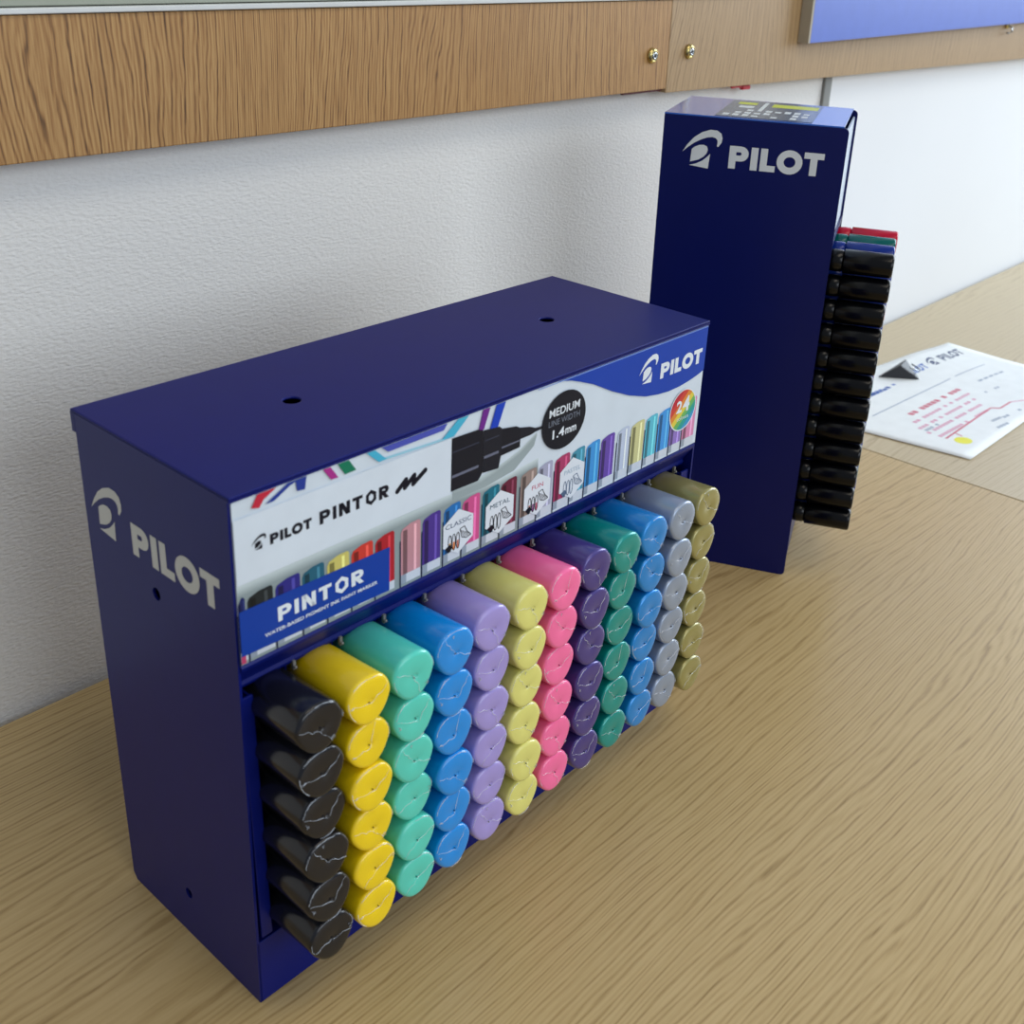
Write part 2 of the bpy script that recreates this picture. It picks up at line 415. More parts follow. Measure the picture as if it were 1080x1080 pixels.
# inner posts left and right of the opening
for x0, x1 in ((.0022, .0080), (.3150, .3222)):
    bm = BM(); box(bm, (x0, .0022, .0400), (x1, .0036, .1750)); box(bm, (x1-.001 if x0 < .1 else x0, .0036, .0400), (x1 if x0 < .1 else x0+.001, .0200, .1740)); obj('post', bm, BLUE, DISP, bevel=.0003)
# ---- the printed header sign
SX = lambda s: .0014+s*(.3232-.0014)/322
SZ = lambda t: .1932+t*(.2672-.1932)/74
def SP(s, t, l): return warp(SX(s), -.0006-.00007*l, SZ(t))
sm = {}; smats = []
def sc(name, rgb, rough=.32):
    if name not in sm: sm[name] = len(smats); smats.append(mat('print_'+name, rgb, .45, spec=.22))
    return sm[name]
sc('paper', (212, 224, 236))
SBM = BM()
box(SBM, (SX(0), -.0006, SZ(0)), (SX(322), .0001, SZ(74)), 0); wv(SBM)
def D(polys, name, rgb, lay): decal(SBM, polys, SP, sc(name, rgb), lay)
# soft grey-green ground behind the printed pens
for k in range(6):
    g = 236-12*k
    D([[(0, 37-k*.9), (117, 37-k*.9), (150, 33.5-k*.7), (178, 36-k*.9), (178, 0), (0, 0)]], 'ground%d' % k, (g-34, g-20, g-16), 1+k*.15)
for k in range(4):
    D([[(118, 40-k), (137, 39.5-k), (149, 41-k*.7), (164, 45-k*.6), (176, 51-k*.5), (174, 47-k), (160, 38-k), (140, 33), (118, 33)]], 'ground%d' % (k+1), (200, 210, 214), 2+k*.1)
# printed pen bodies
PEN = [(-.5, 3.6, (28, 38, 96)), (4.0, 17.0, (34, 40, 44)), (17.5, 30.6, (48, 44, 132)), (31.0, 43.2, (40, 98, 122)), (44.0, 56.6, (206, 196, 110)), (57.2, 70.0, (206, 62, 52)), (70.6, 82.4, (176, 36, 46)),
       (85.6, 98.2, (196, 142, 152)), (98.8, 110.9, (76, 54, 142)), (112.2, 123.8, (38, 112, 182)), (124.4, 136.8, (206, 84, 142)), (138.0, 150.2, (30, 110, 132)), (150.8, 162.8, (106, 38, 60)), (165.0, 177.6, (150, 132, 126)),
       (178.2, 189.8, (168, 170, 196)), (191.0, 203.5, (172, 62, 104)), (204.2, 215.6, (70, 146, 172)), (216.2, 228.2, (66, 150, 220)), (228.8, 241.0, (104, 76, 168)), (243.0, 254.0, (190, 202, 226)),
       (255.2, 267.8, (206, 204, 148)), (268.6, 280.2, (96, 190, 214)), (280.8, 292.8, (70, 152, 226)), (293.4, 305.2, (148, 122, 200)), (306.0, 319.0, (214, 140, 180))]
for i, (a, b, c) in enumerate(PEN):
    top = 31.6; w = b-a; z0 = 6.2 if i > 6 else 6.0
    a2, b2 = a+.35, b-.35
    cap = [(a2, z0), (b2, z0), (b2, top-1.2), (b2-.6, top-.2), (b2-1.6, top), (a2+w*.45, top-.2), (a2+1.0, top-1.6), (a2, top-3.4)]
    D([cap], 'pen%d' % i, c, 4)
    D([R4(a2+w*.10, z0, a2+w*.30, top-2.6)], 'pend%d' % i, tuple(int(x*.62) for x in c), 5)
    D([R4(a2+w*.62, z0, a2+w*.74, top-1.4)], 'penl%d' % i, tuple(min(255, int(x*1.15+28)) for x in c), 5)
    D([R4(a2, 1.6, b2, z0)], 'band', (206, 214, 226), 4); D([R4(a2, 1.6, a2+w*.25, z0)], 'bandd', (150, 162, 178), 5)
    D([R4(a-.4, 0, a+.3, z0+18)], 'gapline', (30, 36, 66), 4.5)
# blue banner with the range name
D([[(.2, 4.2), (78.8, 1.8), (79.2, 24.2), (.2, 25.4)]], 'banner', (18, 62, 160), 7)
wp, nw = word('PINTOR', .27, .2, True)
D([[(18.4+p[0]/nw*45.4, 12.8+p[1]*7.0) for p in q] for q in wp], 'white', (226, 234, 242), 8)
D(tfit('WATER-BASED PIGMENT INK PAINT MARKER', 11.6, 8.3, 60.2, 1.75, .02), 'white', (226, 234, 242), 8)
D([R4(0, .6, 2.2, 4.2)], 'pinkbit', (190, 70, 110), 6)
# coloured hand-lettering fragments at the top edge
D([[(8.6, 69.0), (12.2, 67.9), (14.4, 70.8), (20.6, 74.0), (11.6, 74.0), (10.6, 72.3)]], 'pr_red', (196, 44, 66), 7)
D([[(15.2, 68.5), (19.2, 68.5), (27.2, 72.6), (29.9, 73.4), (30.4, 69.0), (34.3, 68.4), (35.3, 74.0), (26.3, 74.0)]], 'pr_blue', (38, 60, 150), 7)
D([[(43.6, 74), (47.6, 68.2), (51.4, 68.0), (47.4, 74)]], 'pr_mag', (170, 50, 140), 7)
D([[(51.2, 74), (54.9, 68.2), (60.8, 68.4), (57.0, 74)]], 'pr_green', (20, 120, 90), 7)
D([[(66.6, 74), (73.4, 67.8), (77.6, 68.0), (71.2, 74)]], 'pr_cyan', (72, 180, 214), 7)
D([[(75, 74), (78.6, 71.0), (111.6, 71.2), (113.6, 74)]], 'pr_ind', (74, 84, 180), 7)
D([[(110.2, 66.8), (117.8, 66.2), (127.4, 74), (120.4, 74)]], 'pr_cyan', (72, 180, 214), 7)
D([[(73.6, 67.9), (113, 66.2), (117.8, 66.3), (113, 67.1), (76.4, 68.9)]], 'pr_cyanl', (150, 205, 225), 6.6)
D([[(133.8, 64.2), (137.4, 63.8), (141.4, 74), (136.6, 74)]], 'pr_purple', (110, 40, 140), 7)
D([[(141.4, 62.4), (146.6, 61.4), (151.9, 74), (145.6, 74)]], 'pr_blue2', (26, 66, 190), 7)
# card with the black wordmark
D([[(0, 37.3), (116.4, 37.3), (116.4, 66.0), (0, 66.4)]], 'card', (216, 227, 239), 6.8)
wp, nw = word('PILOT', .31, .12)
D([[(16.4+p[0]/nw*20.6, 50.0+p[1]*4.7) for p in q] for q in wp], 'ink', (16, 18, 34), 8)
D([[(7.6+p[0]*7.0, 50.0+p[1]*6.4) for p in q] for q in emblem()], 'ink', (16, 18, 34), 8)
wp, nw = word('PINTOR', .29, .2, True)
D([[(41.0+p[0]/nw*37.6, 49.6+p[1]*6.1) for p in q] for q in wp], 'ink', (16, 18, 34), 8)
zz = [(83.6, 50.2), (88.6, 54.4), (88.0, 50.6), (93.6, 54.9), (93.0, 50.8), (100.2, 55.2)]
for a, b in zip(zz, zz[1:]): D([seg2(a, b, 2.5, .2)], 'ink', (16, 18, 34), 8)
for a in zz: D([[(a[0]+1.25*math.cos(k*PI/5), a[1]+1.25*math.sin(k*PI/5)) for k in range(10)]], 'ink', (16, 18, 34), 8.05)
# pictured black nib
D([[(116.5, 38.6), (134.4, 38.2), (137.0, 41.2), (137.0, 63.7), (133.4, 64.9), (116.5, 65.5)]], 'nib', (20, 22, 34), 7.2)
D([[(137.2, 41.3), (148.4, 40.2), (149.8, 46.4), (149.8, 60.8), (148.0, 62.2), (137.2, 63.4)]], 'nib2', (26, 28, 40), 7.3)
D([[(149.5, 46.3), (163.2, 46.8), (163.4, 56.8), (160, 58.8), (149.5, 60.6)]], 'nib', (20, 22, 34), 7.2)
D([[(163, 51.0), (171, 51.0), (174, 51.6), (181, 51.9), (181, 53.0), (174, 53.8), (170, 55.6), (163, 57.2)]], 'nib2', (26, 28, 40), 7.3)
D([R4(117, 45.2, 134.4, 46.6), R4(138, 48.4, 148, 49.8), R4(150, 50.0, 162.6, 50.9)], 'nibl', (104, 108, 128), 7.6)
D([R4(117, 58.0, 134.4, 58.6), R4(138, 57.4, 148, 58.0)], 'nibl2', (54, 58, 76), 7.6)
# black roundel
D([[(196.0+17.0*math.cos(k*PI/24), 51.8+15.8*math.sin(k*PI/24)) for k in range(48)]], 'roundel', (14, 18, 32), 8)
D(tfit('MEDIUM', 184.2, 55.6, 23.6, 4.4, .014), 'white', (226, 234, 242), 9)
D(tfit('LINE WIDTH', 184.0, 50.6, 24.2, 3.2), 'greyt', (120, 128, 144), 9)
D(tfit('1.4', 187.4, 43.2, 9.2, 5.0, .02), 'white', (226, 234, 242), 9); D(tfit('mm', 197.4, 43.3, 8.6, 3.2, .02), 'white', (226, 234, 242), 9)
# hexagon badges
for j, (hx, nm, tint) in enumerate(((122, 'CLASSIC', (70, 90, 120)), (150.4, 'METAL', (60, 90, 110)), (178.0, 'FUN', (190, 80, 110)), (205.4, 'PASTEL', (160, 185, 205)))):
    hh = [(hx+11.0*math.cos(PI/2+k*PI/3)*1.04, 15.8+11.9*math.sin(PI/2+k*PI/3)) for k in range(6)]
    D([hh], 'hexbadge', (222, 230, 240), 8)
    tw = {'CLASSIC': 17, 'METAL': 14, 'FUN': 8.5, 'PASTEL': 13}[nm]
    D(tfit(nm, hx-tw/2, 19.2, tw, 2.5), 'hx%d' % j, tint, 9)
    rnd = random.Random(j+3)
    # small line drawing: brush bundle and wing shape
    dk = 'ink' if j != 3 else 'sketchl'; dc = (16, 18, 34) if j != 3 else (90, 110, 140)
    wing = [(hx+1, 16.6), (hx+4, 17.2), (hx+6, 13.5), (hx+8.6, 11.0), (hx+5.4, 10.4), (hx+2.5, 11.6), (hx+1, 16.6)]
    for a, b in zip(wing, wing[1:]): D([seg2(a, b, .45)], dk, dc, 9)
    for k in range(4): D([seg2((hx+1.4+k*1.2, 16.2-k*.8), (hx+4.2+k*1.1, 11.0), .28)], dk, dc, 9)
    for k in range(3):
        bx = hx-5.5+k*2.6; el = [(bx+1.1*math.cos(a*PI/6), 11+4.4*math.sin(a*PI/6)) for a in range(13)]
        for a, b in zip(el, el[1:]): D([seg2(a, b, .5)], dk, dc, 9)
        if j in (0, 2): D([R4(bx-.5, 6.6, bx+.6, 11.2)], 'tint%d' % (k+j), ((214, 160, 60), (226, 130, 60), (190, 110, 90), (120, 60, 120), (190, 80, 110))[k+j], 8.8)
    D([[(hx-8.6, 9.2), (hx-5.4, 10.6), (hx-3.6, 8.2), (hx-6.2, 6.2)]], dk, dc, 9)
# blue wave with the white mark at the right
wave = [(189, 74), (192.3, 73.6), (200, 71.9), (207.6, 69.2), (218.4, 65.0), (228.5, 59.9), (235, 56.6), (243, 53.2), (250, 50.2), (257.3, 47.9), (266, 45.2), (277.7, 43.3), (288, 42.4), (298.4, 42.6), (306, 43.4), (312.4, 44.4), (318, 45.6), (322, 46.8)]
for a, b in zip(wave, wave[1:]): D([[a, b, (b[0], 74), (a[0], 74)]], 'wave', (24, 66, 172), 6)
D([R4(175, 73.3, 322, 73.75)], 'wavel', (130, 160, 220), 6.5)
wp, nw = word('PILOT', .30, .11)
D([[(277.8+p[0]/nw*40.4, 52.4+p[1]*9.0) for p in q] for q in wp], 'white', (226, 234, 242), 8)
D([[(257.6+p[0]*16.6, 53.0+p[1]*16.0) for p in q] for q in emblem()], 'white', (226, 234, 242), 8)
# rainbow roundel 24
cxr, czr, rr_ = 304.2, 26.4, 12.6
bands = [(186, 40, 60), (206, 70, 60), (222, 140, 60), (226, 206, 80), (110, 180, 100), (50, 160, 150), (60, 150, 200)]
for k in range(7):
    # diagonal slices of the disc
    lo, hi = -1+2*k/7, -1+2*(k+1)/7; pts = []
    for t in [lo+(hi-lo)*j/4 for j in range(5)]: pts.append((t, math.sqrt(max(0, 1-t*t))))
    for t in [hi-(hi-lo)*j/4 for j in range(5)]: pts.append((t, -math.sqrt(max(0, 1-t*t))))
    an = -.85; ca, sa = math.cos(an), math.sin(an)
    q = []
    for a, b in pts:
        p = (cxr+rr_*(a*ca-b*sa), czr+rr_*(a*sa+b*ca))
        if not q or (abs(q[-1][0]-p[0])+abs(q[-1][1]-p[1]) > 1e-4): q.append(p)
    if abs(q[0][0]-q[-1][0])+abs(q[0][1]-q[-1][1]) < 1e-4: q.pop()
    D([q], 'rb%d' % k, bands[k], 8)
for q in arcq((cxr, czr), rr_+.5, rr_+.5, .7, 0, 2*PI, 32): D([q], 'white', (226, 234, 242), 8.5)
D(tfit('2', 297.6, 25.4, 5.4, 7.6, .03), 'white', (226, 234, 242), 9); D(tfit('4', 303.8, 24.8, 6.8, 9.6, .03), 'white', (226, 234, 242), 9)
D(tfit('colours', 299.0, 20.2, 11.5, 2.6), 'white', (226, 234, 242), 9)
sg = obj('sign_panel', SBM, smats, hd, fix=False); sg['label'] = 'printed header sign with coloured pens, wordmarks and round badges'

# ------------------------------------------------------------------ paint markers, 12 columns of 6
CW, CH = .0242, .0233
def cap_outline(n=60):
    """rounded truncated triangle, flat on top, blunt point down; unit-ish"""
    hexa = []
    for k, a in enumerate((60, 120, 168, 250, 290, 12)):
        pass
    corners = [(-.30, .50), (.30, .50), (.50, .20), (.50, -.04), (.20, -.50), (-.20, -.50), (-.50, -.04), (-.50, .20)]
    # round by repeated corner cutting
    pts = corners
    for _ in range(3):
        out = []
        for i in range(len(pts)):
            a, b = pts[i], pts[(i+1) % len(pts)]
            out.append((a[0]*.75+b[0]*.25, a[1]*.75+b[1]*.25)); out.append((a[0]*.25+b[0]*.75, a[1]*.25+b[1]*.75))
        pts = out
    mx = max(p[0] for p in pts); my = max(p[1] for p in pts); mn = min(p[1] for p in pts)
    out = []
    for p in pts:
        x, z = p[0]/mx*.5, (p[1]-(my+mn)/2)/(my-mn); a = math.hypot(x, z)
        q = (.5/a)*.22+.78                      # part way to a circle
        out.append((x*q, z*q))
    mx = max(p[0] for p in out); mz = max(p[1] for p in out)-min(p[1] for p in out); c = (max(p[1] for p in out)+min(p[1] for p in out))/2
    return [(p[0]/mx*.5, (p[1]-c)/mz) for p in out]
OUT = cap_outline()
def loft(bm, secs, mi=0, smooth=True, hole=None):
    """secs: (y, inset) rings of the cap outline"""
    rings = []
    for y, ins in secs:
        kx = (CW/2-ins)/(CW/2); kz = (CH/2-ins)/(CH/2)
        rings.append([bm.verts.new((p[0]*CW*kx, y, p[1]*CH*kz)) for p in OUT])
    n = len(OUT)
    for a, b in zip(rings, rings[1:]):
        for i in range(n):
            f = bm.faces.new((a[i], a[(i+1) % n], b[(i+1) % n], b[i])); f.smooth = smooth; f.material_index = mi
    f = bm.faces.new(rings[0][::-1]); f.material_index = mi
    f = bm.faces.new(rings[-1]); f.material_index = mi
def cap_mesh():
    bm = BM()
    loft(bm, [(.0002, .0105), (-.0001, .0103), (-.0002, .0100), (-.0002+.0, .0020), (.0, .0011), (.0005, .0004), (.0013, .00005), (.0022, 0), (.046, 0), (.0466, .0006)])
    return bm
def film_mesh(seed):
    """crinkled shrink-film ridges folded over the cap end"""
    r = random.Random(seed); bm = BM()
    def wig(a, b, n=5, amp=.0007):
        return [(a[0]+(b[0]-a[0])*i/n+r.uniform(-amp, amp)*(0 < i < n), -.00025-r.uniform(0, .00022), a[1]+(b[1]-a[1])*i/n+r.uniform(-amp, amp)*(0 < i < n)) for i in range(n+1)]
    def rim(i, k=.91): p = OUT[i % len(OUT)]; return (p[0]*CW*k, p[1]*CH*k)
    n = len(OUT); s0 = r.randrange(n)
    cen = (r.uniform(-.002, .002), r.uniform(-.003, .002))
    kinds = seed % 4
    arms = ([0, .38], [0, .5], [.1], [.25, .45])[kinds]
    for a in arms:
        e = rim(int(s0+a*n+r.uniform(-3, 3)))
        p = wig(cen, e); tube(bm, p, [r.uniform(.00004, .00018) for _ in p], 5)
    # crinkles running round parts of the rim
    for _ in range(2):
        st = r.randrange(n); ln = r.randint(5, 12)
        p = []
        for i in range(ln):
            q = rim(st+i, .955+r.uniform(-.02, .01)); p.append((q[0], r.uniform(-.0001, .0003), q[1]))
        tube(bm, p, [r.uniform(.00008, .00022) for _ in p], 5)
    # a small crumpled tab
    for _ in range(1):
        e = rim(s0+r.randint(-5, 5), .8); p = [(e[0]+r.uniform(-.0012, .0012), -.0004-r.uniform(0, .0003), e[1]+r.uniform(-.0012, .0012)) for _ in range(5)]
        tube(bm, p, [.00015]*5, 5)
    return bm
FILM = mat('film_glint_white', (250, 252, 255), .12, alpha=.42, spec=.9)  # white base carries the glints of the clear wrap
FILMB = mat('film_glint_on_black', (215, 225, 238), .15, alpha=.55, spec=.8)
FILMS = []
for k in range(10):
    bm = film_mesh(k*3+k % 4); bmesh.ops.recalc_face_normals(bm, faces=bm.faces)
    me = bpy.data.meshes.new('film_glint_ridge'); bm.to_mesh(me); bm.free(); me.materials.append(FILM); FILMS.append(me)
    mb = me.copy(); mb.materials[0] = FILMB; FILMS.append(mb)
bm = BM()
lathe(bm, [(0, .0104), (.056, .0104), (.058, .0096), (.0605, .0096), (.061, .0080)], ((0, .0470, 0), (0, 1, 0)), 24)
bmesh.ops.recalc_face_normals(bm, faces=bm.faces); BARREL = bpy.data.meshes.new('barrel'); bm.to_mesh(BARREL); bm.free(); BARREL.materials.append(mat('white_barrel', (215, 216, 218), .35))
COLS = [('black', (10, 12, 19), .0, .16), ('yellow', (246, 212, 18), .0, .3), ('mint green', (84, 212, 192), .0, .3), ('sky blue', (0, 142, 228), .0, .3),
        ('lilac', (164, 150, 218), .0, .3), ('pale yellow', (226, 222, 126), .0, .3), ('pink', (255, 112, 168), .0, .3), ('metallic purple', (74, 62, 138), .25, .32),
        ('metallic green', (0, 150, 142), .25, .32), ('metallic blue', (20, 138, 218), .25, .32), ('silver', (150, 164, 186), .35, .34), ('gold', (160, 152, 92), .35, .34)]
XS = [.0188+i*(.2995-.0188)/11 for i in range(12)]
PX = .0233; ORD = ['topmost', 'second from the top', 'third from the top', 'third from the bottom', 'second from the bottom', 'bottommost']

rnd = random.Random(11)
bm = cap_mesh(); bmesh.ops.recalc_face_normals(bm, faces=bm.faces)
CAP = bpy.data.meshes.new('cap'); bm.to_mesh(CAP); bm.free()
for v in (0,): CAP.materials.append(mat('cap_black', (24, 25, 31), .2))
for ci, (nm, rgb, metal, rough) in enumerate(COLS):
    m = mat('cap_'+nm.replace(' ', '_'), rgb, rough, metal=metal, coat=.5 if ci else .2, spec=.5 if ci else .2)
    me = CAP.copy(); me.name = 'cap_'+nm.replace(' ', '_'); me.materials[0] = m
    for k in range(6):
        z = .1686-(.1686-.0516)*k/5
        x = XS[ci]+rnd.uniform(-.0004, .0004); y = -.0288+rnd.uniform(-.0012, .0012)
        t = thing('paint_marker', '%s paint marker in the wide display, %s of its column' % (nm, ORD[k]), 'marker', (x, y, z), 0, 'paint markers in the wide display')
        t.rotation_euler = (math.radians(-3.0), rnd.uniform(-.05, .05), rnd.uniform(-.012, .012))
        c = bpy.data.objects.new('cap', me); COL.objects.link(c); c.parent = t
        d = bpy.data.objects.new('barrel', BARREL); COL.objects.link(d); d.parent = t
        b2 = BM(); lathe(b2, [(-.00035, .00035), (.0004, .00035)], ((rnd.uniform(-.0006, .0006), -.0002, rnd.uniform(-.0006, .0006)), (0, 1, 0)), 10)
        vent = obj('vent_hole', b2, mat('vent_'+nm.replace(' ', '_'), tuple(int(q*.55) for q in rgb), .6), c)  # solid dot, cap colour darkened for the shade inside the dimple
        f = bpy.data.objects.new('film_glint_ridge', FILMS[2*rnd.randrange(10)+(1 if ci == 0 else 0)]); COL.objects.link(f); f.parent = t; f['label'] = 'crinkled film ridges on the cap end, glints coloured white'
        f.rotation_euler = (0, rnd.choice((0, 0, PI/1.5))*0, 0)
# dividers between the columns
for i in range(11):
    xm = (XS[i]+XS[i+1])/2
    bm = BM(); box(bm, (xm-.0004, .0120, .0415), (xm+.0004, .1125, .1740)); obj('divider', bm, BLUE, DISP)
for i in range(12):
    xm = XS[i]+.0128 if i < 11 else XS[i]+.0128
    bm = BM(); box(bm, (xm-.0007, .0052, .1742), (xm+.0007, .0066, .1786)); lathe(bm, [(0, .0007), (.0012, .0007), (.0015, .0004)], ((xm, .0054, .1756), (0, -1, 0)), 10)
    obj('peg', bm, mat('clear_grey_plastic', (120, 120, 118), .3), hl)

# ------------------------------------------------------------------ tall display
TO = (.5277, .0323, 0); TA = -1.15019
TALL = thing('pen_display_tower', 'tall dark blue display standing on end with black capped pens down its front', 'display', TO, TA)
TW, TH, TD = .1292, .3556, .1020
def round_rect(x0, x1, z0, z1, r, corners):
    """corners: set of 'br','tr','tl','bl' to be rounded"""
    pts = []
    for key, cx, cz, a0 in (('br', x1-r, z0+r, -90), ('tr', x1-r, z1-r, 0), ('tl', x0+r, z1-r, 90), ('bl', x0+r, z0+r, 180)):
        if key in corners:
            for k in range(7): a = math.radians(a0+k*15); pts.append((cx+r*math.cos(a), cz+r*math.sin(a)))
        else:
            pts.append({'br': (x1, z0), 'tr': (x1, z1), 'tl': (x0, z1), 'bl': (x0, z0)}[key])
    return pts
bm = BM(); prism(bm, round_rect(-TW, 0, 0, TH-.0010, .0035, {'tr', 'br'}), 1, 0, .0015); ts = obj('side_panel', bm, NAVY2, TALL)
bm = BM(); prism(bm, round_rect(-TW, 0, 0, TH-.0010, .0035, {'tr', 'br'}), 1, TD-.0015, TD); obj('side_panel', bm, NAVY2, TALL)
bm = BM(); box(bm, (-TW, .0017, .002), (-TW+.0015, TD-.0017, TH-.0012)); obj('back_panel', bm, NAVY2, TALL)
bm = BM(); box(bm, (-TW, .0000, TH-.0010), (-.0035, TD, TH)); tp = obj('top_panel', bm, mat('blue_top_reflection_tint', (36, 92, 190), .2, coat=.5), TALL)  # bluer and lighter than the sides: its reflection is put into the base colour
bm = BM(); box(bm, (-TW+.0017, .0017, .0005), (-.004, TD-.0017, .0020)); obj('base_panel', bm, NAVY2, TALL)
bm = BM(); box(bm, (-.0030, .0017, .2745), (-.0018, TD-.0017, .3500)); hs = obj('header_sign', bm, mat('pale_blue_print', (205, 220, 238), .3), TALL); hs['label'] = 'pale printed header sign above the pens'
bm = BM(); box(bm, (-.0016, .0017, .2700), (-.0003, TD-.0017, .2743)); obj('header_lip', bm, NAVY2, TALL)
bm = BM(); box(bm, (-.0025, .0017, .0021), (-.0013, TD-.0017, .0440)); obj('front_lip', bm, NAVY2, TALL)
def TPL(u, z, l): return (u, -.00015-.0001*l, z)
bm = BM(); wp, nw = word('PILOT', .30, .11)
decal(bm, [[(-.0802+p[0]/nw*.0662, .3205+p[1]*.0158) for p in q] for q in wp], TPL, 0, 0)
l = obj('lettering', bm, mat('pale_grey_vinyl', (214, 220, 224), .5), ts, fix=False); l['label'] = 'pale grey lettering on the tower side'
bm = BM(); decal(bm, [[(-.1140+p[0]*.0275, .3190+p[1]*.0270) for p in q] for q in emblem()], TPL, 0, 0)
l = obj('emblem', bm, mat('pale_grey_vinyl', (214, 220, 224), .5), ts, fix=False); l['label'] = 'pale grey emblem on the tower side'
# sticker on the top
bm = BM(); mt = [mat('sticker_grey_blue', (92, 108, 130), .25), mat('sticker_white', (220, 226, 230), .4), mat('sticker_yellow', (206, 214, 70), .4)]
box(bm, (-.094, .004, TH+.0001), (-.026, TD-.006, TH+.0003), 0)
def TT(u, v, l): return (u, v, TH+.00035+.00006*l)
r = random.Random(5)
for k in range(9):
    u0 = -.090+k*.0068
    for j in range(3):
        v0 = .010+j*.014
        if r.random() < .75: decal(bm, [R4(u0, v0, u0+.0044, v0+r.uniform(.006, .011))], TT, 1, 0)
decal(bm, [R4(-.062, .068, -.028, .086), R4(-.088, .074, -.074, .086)], TT, 2, 0)
decal(bm, [R4(-.069, .040, -.066, .090), R4(-.085, .055, -.074, .066)], TT, 1, 0)
l = obj('sticker', bm, mt, tp); l['label'] = 'grey-blue sticker with white print and yellow highlights'
for i in range(1, 4):
    bm = BM(); box(bm, (-.1100, .0013+i*.0249-.0004, .0450), (-.006, .0013+i*.0249+.0004, .2690)); obj('divider', bm, NAVY2, TALL)
bm = BM(); box(bm, (-TW+.002, .0018, .0441), (-.004, TD-.0018, .0450)); obj('shelf', bm, NAVY2, TALL)

# capped pens of the tower, 4 columns of 12
PR = .0089
def pen_meshes():
    bm = BM()
    lathe(bm, [(.0088, .0080), (.0092, PR), (.0415, PR-.0001), (.0430, PR-.0004), (.0437, PR-.0012), (.0439, PR-.0024)], ((0, 0, 0), (1, 0, 0)), 28)
    bmesh.ops.recalc_face_normals(bm, faces=bm.faces); a = bpy.data.meshes.new('pen_cap'); bm.to_mesh(a); bm.free()
    bm = BM()
    lathe(bm, [(-.0050, .0070), (-.0020, .0074), (.0012, .0080), (.0030, .0082), (.0076, .0080), (.0082, .0074), (.0088, .0072)], ((0, 0, 0), (1, 0, 0)), 28)
    bmesh.ops.recalc_face_normals(bm, faces=bm.faces); b = bpy.data.meshes.new('collar'); bm.to_mesh(b); bm.free()
    bm = BM(); lathe(bm, [(-.0950, .0060), (-.0940, .0074), (-.0052, .0074), (-.0050, .0070)], ((0, 0, 0), (1, 0, 0)), 24)
    bmesh.ops.recalc_face_normals(bm, faces=bm.faces); c = bpy.data.meshes.new('barrel'); bm.to_mesh(c); bm.free()
    return a, b, c
PA, PB, PC = pen_meshes()
rows = ['topmost', 'second from the top', 'third from the top', 'fourth from the top', 'fifth from the top', 'sixth from the top', 'sixth from the bottom', 'fifth from the bottom', 'fourth from the bottom', 'third from the bottom', 'second from the bottom', 'bottommost']
for j, (nm, rgb, where) in enumerate((('black', (7, 8, 11), 'nearest'), ('blue', (14, 44, 130), 'second'), ('green', (0, 92, 88), 'third'), ('red', (190, 18, 52), 'farthest'))):
    m = mat('pen_'+nm, rgb, .24, spec=.25, coat=.06)
    ms = []
    for q in (PA, PB, PC):
        w_ = q.copy(); w_.materials.append(m if q is not PC else mat('pen_barrel', (26, 28, 34), .35)); ms.append(w_)
    for k in range(12):
        z = .2600-k*(.2600-.0537)/11
        loc = Vector((rnd.uniform(-.0005, .0005), .0127+j*.0249, z))
        t = thing('capped_pen', '%s capped pen in the %s column of the tall tower, %s' % (nm, where, rows[k]), 'marker', Matrix.Rotation(TA, 3, 'Z') @ loc+Vector(TO), TA, 'capped pens in the tall display')
        for n_, q in zip(('cap', 'collar', 'barrel'), ms):
            o = bpy.data.objects.new(n_, q); COL.objects.link(o); o.parent = t

# ------------------------------------------------------------------ printed sheet
A, B, C_, D_ = Vector((.864, .0155, 0)), Vector((.832, .243, 0)), Vector((1.204, .187, 0)), Vector((1.185, .012, 0))
def PP(u, v, l=0):
    """u: 0 top of the page (far left) .. 1 ; mapped bilinearly, gentle waves in the paper"""
    p = (A*(1-u)+D_*u)*(1-v)+(B*(1-u)+C_*u)*v
    z = .0010+.0040*max(0, u-.25)**1.5*max(0, .55-v)*2.2+.0018*math.exp(-((u-.78)/.12)**2)*(.4+v*.6)
    return (p.x, p.y, z+.00012*l)
t = thing('printed_sheet', 'white printed sheet of paper with blue and red print lying on the far table', 'paper', tuple(A))
def loc_(bm):
    for v in bm.verts: v.co -= A
bm = BM(); NU, NV = 30, 16
g = [[bm.verts.new(PP(i/NU, j/NV)) for j in range(NV+1)] for i in range(NU+1)]
for i in range(NU):
    for j in range(NV):
        f = bm.faces.new((g[i][j], g[i+1][j], g[i+1][j+1], g[i][j+1])); f.smooth = True
loc_(bm)
sh = obj('sheet', bm, mat('white_copy_paper', (236, 240, 240), .6), t); sm_ = sh.modifiers.new('thick', 'SOLIDIFY'); sm_.thickness = .0002; sm_.offset = -1
mt = [mat('ink_blue', (70, 110, 190), .5), mat('ink_pink', (222, 160, 184), .5), mat('ink_red', (206, 96, 120), .5), mat('ink_grey', (160, 172, 190), .5), mat('highlighter_yellow', (236, 232, 60), .5), mat('ink_dark', (70, 84, 120), .5)]
bm = BM()
def line(u0, v0, u1, v1, w, mi, n=12, dash=None, rr=None):
    for i in range(n):
        if dash and rr.random() > dash: continue
        a = i/n; b = (i+1)/n-(.25/n if dash else 0)
        pa = (u0+(u1-u0)*a, v0+(v1-v0)*a); pb = (u0+(u1-u0)*b, v0+(v1-v0)*b)
        q = seg2(pa, pb, w)
        decal(bm, [q], PP, mi, 1)
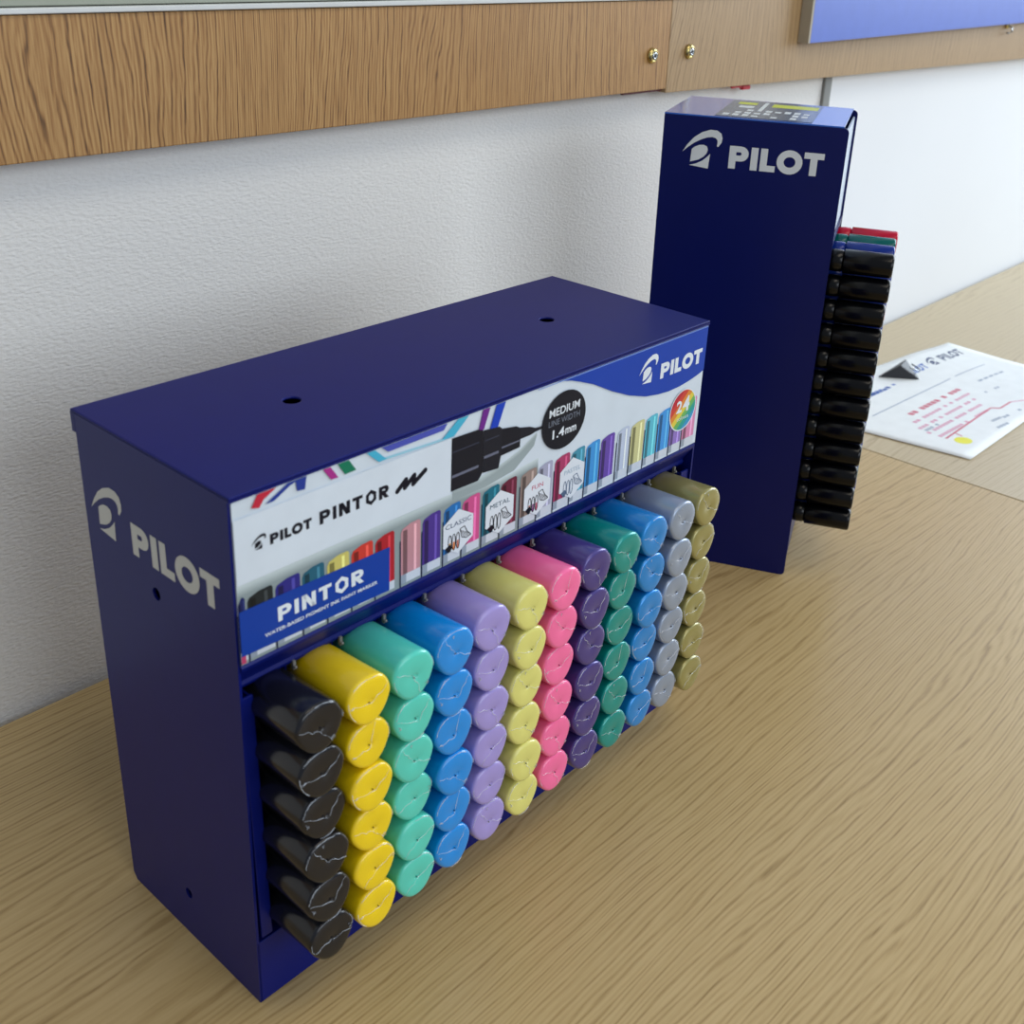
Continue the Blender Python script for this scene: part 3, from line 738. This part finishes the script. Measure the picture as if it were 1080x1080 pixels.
# map useful world points into (u, v) by search
def UV(x, y):
    u, v = .5, .5
    for _ in range(30):
        p = PP(u, v); e = (x-p[0], y-p[1]); h = 1e-4
        pu = PP(u+h, v); pv = PP(u, v+h)
        a, b, c, d = (pu[0]-p[0])/h, (pv[0]-p[0])/h, (pu[1]-p[1])/h, (pv[1]-p[1])/h
        k = a*d-b*c; u += (d*e[0]-b*e[1])/k; v += (a*e[1]-c*e[0])/k
    return u, v
def wl(p0, p1, w, mi, dash=None, rr=None, n=14):
    a, b = UV(*p0), UV(*p1); line(a[0], a[1], b[0], b[1], w, mi, n, dash, rr)
rr = random.Random(2)
wl((.895, .139), (1.075, .128), .008, 3); wl((1.085, .127), (1.155, .119), .008, 3)
for k in range(4): wl((.868+.016*k, .175-.0*k), (.985+.01*k, .166), .018, 0, .7, rr)
for k in range(4):
    y0 = .098-.012*k
    wl((.905-.005*k, y0+.001), (1.045-.012*k, y0-.006), .020, 1, .75, rr, 20)
wl((.93, .112), (1.05, .106), .030, 2, .6, rr, 14)
wl((.896, .0555), (1.018, .0560), .010, 2); wl((1.018, .056), (1.024, .048), .010, 2); wl((1.024, .048), (1.052, .047), .010, 2); wl((1.052, .047), (1.10, .020), .008, 1)
wl((.918, .055), (.915, .046), .006, 2)
for p0, p1 in (((1.09, .10), (1.16, .09)), ((1.06, .08), (1.09, .075)), ((1.00, .035), (1.04, .03)), ((.98, .04), (1.0, .037)), ((1.05, .032), (1.08, .028)), ((.90, .08), (.935, .078)), ((.955, .03), (.99, .025))):
    wl(p0, p1, .018, 3, .6, rr, 6)
u, v = UV(.905, .0405)
decal(bm, [[(u+.030*math.cos(k*PI/8), v+.040*math.sin(k*PI/8)) for k in range(16)]], PP, 4, 1)
def on_paper(polys, p0, dx, dy, mi):
    """place lettering in world coordinates, direction dx, height direction dy"""
    out = []
    for q in polys: out.append([UV(p0[0]+dx[0]*p[0]+dy[0]*p[1], p0[1]+dx[1]*p[0]+dy[1]*p[1]) for p in q])
    decal(bm, out, PP, mi, 1)
wp, nw = word('PILOT', .25, .15); wpn = [[(p[0]/nw, p[1]) for p in q] for q in wp]
on_paper(wpn, (1.128, .158), (.052, -.004), (.006, .016), 5); on_paper(emblem(), (1.098, .160), (.022, -.002), (.006, .020), 5)
on_paper(wpn, (1.050, .166), (.042, -.004), (.005, .013), 0)
loc_(bm); pr = obj('print', bm, mt, sh, fix=False); pr['label'] = 'blue, pink and red print with a yellow highlight'

# small black folded clip standing on the sheet
zc = PP(*UV(1.03, .172))[2]
t = thing('paper_clip', 'small black pointed clip lying on top of the printed sheet', 'clip', (1.038, .170, zc+.0004), .0)
bm = BM()
a, b, c, d, e = (-.026, .022, 0), (.004, -.018, 0), (.022, .020, 0), (.010, .006, .0185), (-.008, .004, .0150)
add_faces(bm, [a, b, c, d, e], [(0, 1, 4), (1, 3, 4), (1, 2, 3), (0, 4, 3, 2), (0, 2, 1)])
obj('body', bm, mat('black_clip_plastic', (26, 28, 34), .35), t, bevel=.0008)
bm = BM(); tube(bm, [(-.002, -.006, .013), (.008, -.014, .009), (.016, -.010, .0085), (.014, .000, .013)], .0009, 6); obj('wire_handle', bm, ST, t)

# ------------------------------------------------------------------ light
wd = bpy.data.worlds.new('world'); S.world = wd; wd.use_nodes = True
bg = wd.node_tree.nodes['Background']; bg.inputs[0].default_value = (.80, .88, 1, 1); bg.inputs[1].default_value = .33
def area(name, loc, target, sx, sy, power, col):
    l = bpy.data.lights.new(name, 'AREA'); l.shape = 'RECTANGLE'; l.size = sx; l.size_y = sy; l.energy = power; l.color = col
    o = bpy.data.objects.new(name, l); COL.objects.link(o); o.location = loc
    o.rotation_euler = (Vector(target)-Vector(loc)).to_track_quat('-Z', 'Y').to_euler()
    return o
area('window_light', (3.4, -.7, 1.15), (.5, .1, .1), 1.7, 1.4, 70, (.80, .90, 1))
area('window_light', (.35, -2.9, 1.25), (.4, .1, .1), 2.6, 1.3, 40, (.86, .93, 1))
area('ceiling_light', (.35, -.75, 1.75), (.35, -.3, 0), 1.2, .5, 7, (1, .90, .74))

S.view_settings.view_transform = 'Standard'; S.view_settings.look = 'None'; S.view_settings.gamma = 1
S.view_settings.use_curve_mapping = False
S.view_settings.exposure = 0.0
